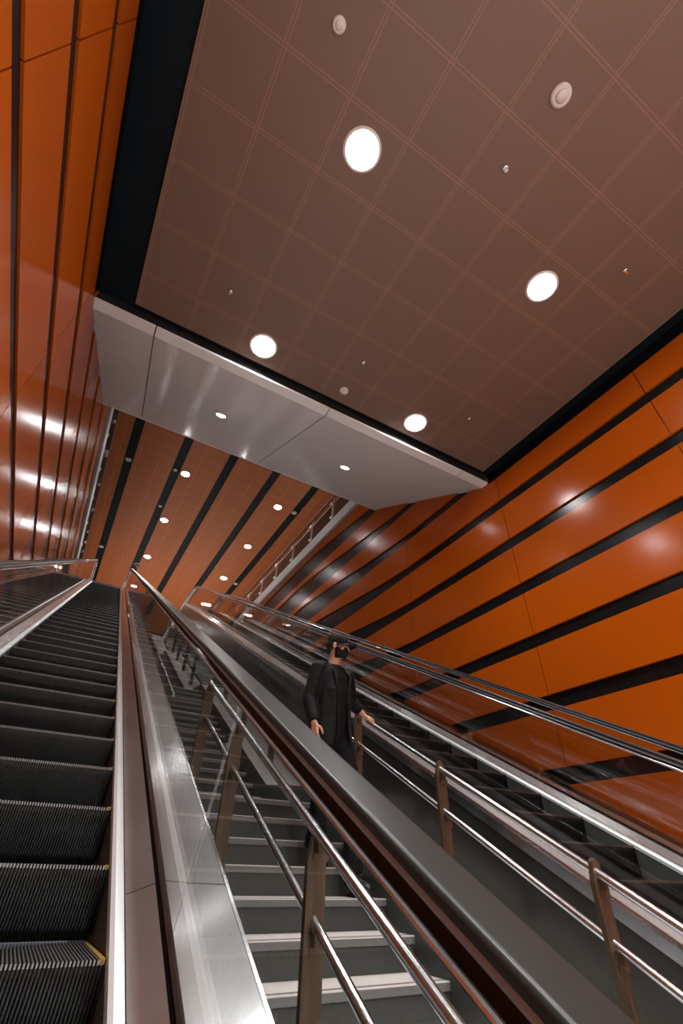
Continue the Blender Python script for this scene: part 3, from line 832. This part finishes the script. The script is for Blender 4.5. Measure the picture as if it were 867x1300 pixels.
    # ---- cap: crown, curved brim, button
    mb = MB(); rings = []
    for r, z, sy in ((.0835, .018, 1), (.088, .040, 1), (.088, .065, 1), (.083, .092, 1), (.068, .112, 1), (.042, .124, 1), (.012, .128, 1)):
        rings.append([hd(r * math.cos(2 * PI * k / 28), r * 1.16 * math.sin(2 * PI * k / 28) + .008, z + .006 * math.sin(2 * PI * k / 28)) for k in range(28)])
    mb.loft(rings)
    cap = mb.build('cap', M['cap'], root, smooth=True)
    mb = MB(); up_, lo_ = [], []
    for i in range(15):
        a = PI + PI * i / 14
        inner = (.082 * math.cos(a), .094 * math.sin(a) + .008)
        ex = .098 * math.sin(PI * i / 14) ** .8
        outer = (inner[0] * 1.02, inner[1] - ex)
        dz = -.020 * (abs(inner[0]) / .082) ** 2
        up_.append((inner, outer, dz))
    v = [[hd(a[0], a[1], .026 + dz), hd((a[0] + b[0]) / 2, (a[1] + b[1]) / 2, .026 + dz * 1.1 - .004), hd(b[0], b[1], .018 + dz * 1.2), hd(b[0], b[1], .010 + dz * 1.2), hd((a[0] + b[0]) / 2, (a[1] + b[1]) / 2, .021 + dz * 1.1 - .004), hd(a[0], a[1], .021 + dz)] for a, b, dz in up_]
    mb.loft(v); mb.build('brim', M['cap'], cap, smooth=True, auto=True)
    mb = MB(); ell(mb, hd(0, .008, .129), .007, .007, .004, HR, 10); mb.build('button', M['cap'], cap)
    # ---- mask with ear loops
    mb = MB(); rings = []
    for z, r, ry in ((-.010, .052, .082), (-.022, .066, .096), (-.045, .070, .102), (-.070, .064, .094), (-.098, .052, .086), (-.116, .040, .070)):
        rr = []
        for k in range(17):
            a = PI + PI * k / 16
            rr.append(hd(r * math.cos(a) * 1.0, ry * math.sin(a) * 1.12 + .002 + (.006 if abs(k - 8) > 3 else 0), z))
        rings.append(rr)
    mb.loft(rings, closed=False, caps=False)
    mk = mb.build('face_mask', M['mask'], root, smooth=True)
    s_ = mk.modifiers.new('s', 'SOLIDIFY'); s_.thickness = .003
    mb = MB()
    for s in (-1, 1):
        mb.tube([hd(s * .062, -.018, -.022), hd(s * .078, .006, .012), hd(s * .086, .026, .006), hd(s * .082, .028, -.022), hd(s * .062, -.010, -.060)], .0018, 6)
    mb.build('ear_loop', M['mask'], mk)
    # ---- shirt, jacket, trousers, shoes
    mb = MB()
    oval(mb, [(L(2.085, 3.79, .90), .168, .112), (L(2.085, 3.78, 1.10), .150, .118), (L(2.087, 3.778, 1.28), .168, .128), (L(2.088, 3.79, 1.42), .165, .112), (L(2.088, 3.80, 1.50), .10, .078), (L(2.09, 3.80, 1.535), .066, .064)], yaw=yaw)
    sh = mb.build('t_shirt', M['tee'], root); remesh(sh, .009, 3)
    mb = MB(); nn = 30
    # jacket body as an open-fronted shell: arcs that leave a gap of the shirt in front
    def coat(secs, th=.014):
        outer = []
        for c, a, b, gap in secs:
            ring = []
            Rz = Matrix.Rotation(yaw, 3, 'Z')
            for k in range(nn + 1):
                an = -PI / 2 + gap + (2 * PI - 2 * gap) * k / nn
                ring.append(c + Rz @ Vector((a * math.cos(an), b * math.sin(an), 0)))
            inner = [c + (p - c) * (1 - th / a) for p in ring]
            outer.append(ring + inner[::-1])
        mb.loft(outer)
    coat([(L(2.085, 3.80, .82), .205, .150, .42), (L(2.085, 3.80, .90), .207, .150, .36), (L(2.085, 3.80, 1.05), .196, .142, .30), (L(2.085, 3.80, 1.22), .192, .140, .32), (L(2.085, 3.805, 1.36), .200, .138, .40), (L(2.085, 3.81, 1.45), .198, .125, .48), (L(2.088, 3.815, 1.505), .150, .100, .55), (L(2.09, 3.82, 1.54), .088, .082, .62)])
    for a, e, wv in ((sR, eR, wR), (sL, eL, wL)):
        d1 = (wv - e)
        limb(mb, [a + Vector((0, 0, .012)), a.lerp(e, .3), a.lerp(e, .7), e, e.lerp(wv, .35), e.lerp(wv, .75), e.lerp(wv, .93)], [.078, .074, .066, .063, .060, .052, .047], 16)
        ell(mb, a + Vector((0, 0, .0)), .080, .078, .072)
        # sleeve wrinkles
        for t_ in (.15, .45, .7):
            p = e.lerp(wv, t_); limb(mb, [p - d1.normalized() * .012, p, p + d1.normalized() * .012], [.050, .064 - t_ * .012, .050], 14)
    jk = mb.build('jacket', M['jacket'], root); remesh(jk, .009, 2, .5)
    mb = MB()
    # hood folded behind the neck, with lapel edges
    Rz = Matrix.Rotation(yaw, 3, 'Z')
    cc = L(2.09, 3.83, 1.535)
    pts = [cc + Rz @ Vector((.105 * math.cos(a), .085 * math.sin(a) + .01, .012 - .05 * max(0, -math.sin(a)))) for a in [(-.33 + 1.66 * k / 14) * PI for k in range(15)]]
    mb.tube(pts, [.016] + [.024 + .014 * math.sin(PI * k / 14) for k in range(1, 14)] + [.016], 10)
    ell(mb, cc + Rz @ Vector((0, .095, -.02)), .10, .045, .055)
    hdj = mb.build('hood', M['jacket'], jk); remesh(hdj, .008, 2)
    mb = MB()
    for s in (-1, 1):
        mb.tube([cc + Rz @ Vector((s * .085, -.075, -.02)), L(2.085, 3.80, 1.42) + Rz @ Vector((s * .095, -.128, 0)), L(2.085, 3.80, 1.22) + Rz @ Vector((s * .062, -.140, 0)), L(2.085, 3.80, 1.0) + Rz @ Vector((s * .060, -.146, 0)), L(2.085, 3.80, .83) + Rz @ Vector((s * .085, -.145, 0))], [.012, .016, .011, .010, .009], 8)
    mb.build('lapel', M['tee'], jk, smooth=True)
    mb = MB()
    oval(mb, [(hip + Vector((0, 0, -.13)), .155, .105), (hip + Vector((0, 0, -.06)), .178, .118), (hip + Vector((0, 0, .05)), .175, .115)], yaw=yaw * .6)
    for a, k, f in ((hpR, kR, aR), (hpL, kL, aL)):
        limb(mb, [a + Vector((0, 0, .03)), a.lerp(k, .3), a.lerp(k, .7), k, k.lerp(f, .3), k.lerp(f, .65), f + Vector((0, 0, .02))], [.108, .104, .090, .080, .077, .070, .066], 16)
        for t_ in (.55, .8, .93):
            p = k.lerp(f, t_); dd = (f - k).normalized(); limb(mb, [p - dd * .02, p, p + dd * .02], [.064, .076, .064], 14)
    tr = mb.build('trousers', M['trouser'], root); remesh(tr, .010, 2, .5)
    for f in (aR, aL):
        mb = MB()
        ell(mb, f + Vector((0, -.07, -.055)), .050, .145, .045); ell(mb, f + Vector((0, .01, -.02)), .048, .062, .062)
        s1 = mb.build('shoe', M['shoe'], root); remesh(s1, .007, 1)
        mb = MB(); mb.loft([[f + Vector((.052 * math.cos(2 * PI * k / 20) , -.068 + .150 * math.sin(2 * PI * k / 20), z)) for k in range(20)] for z in (-.108, -.088)])
        mb.build('sole', M['trouser'], s1)
    return root
person()
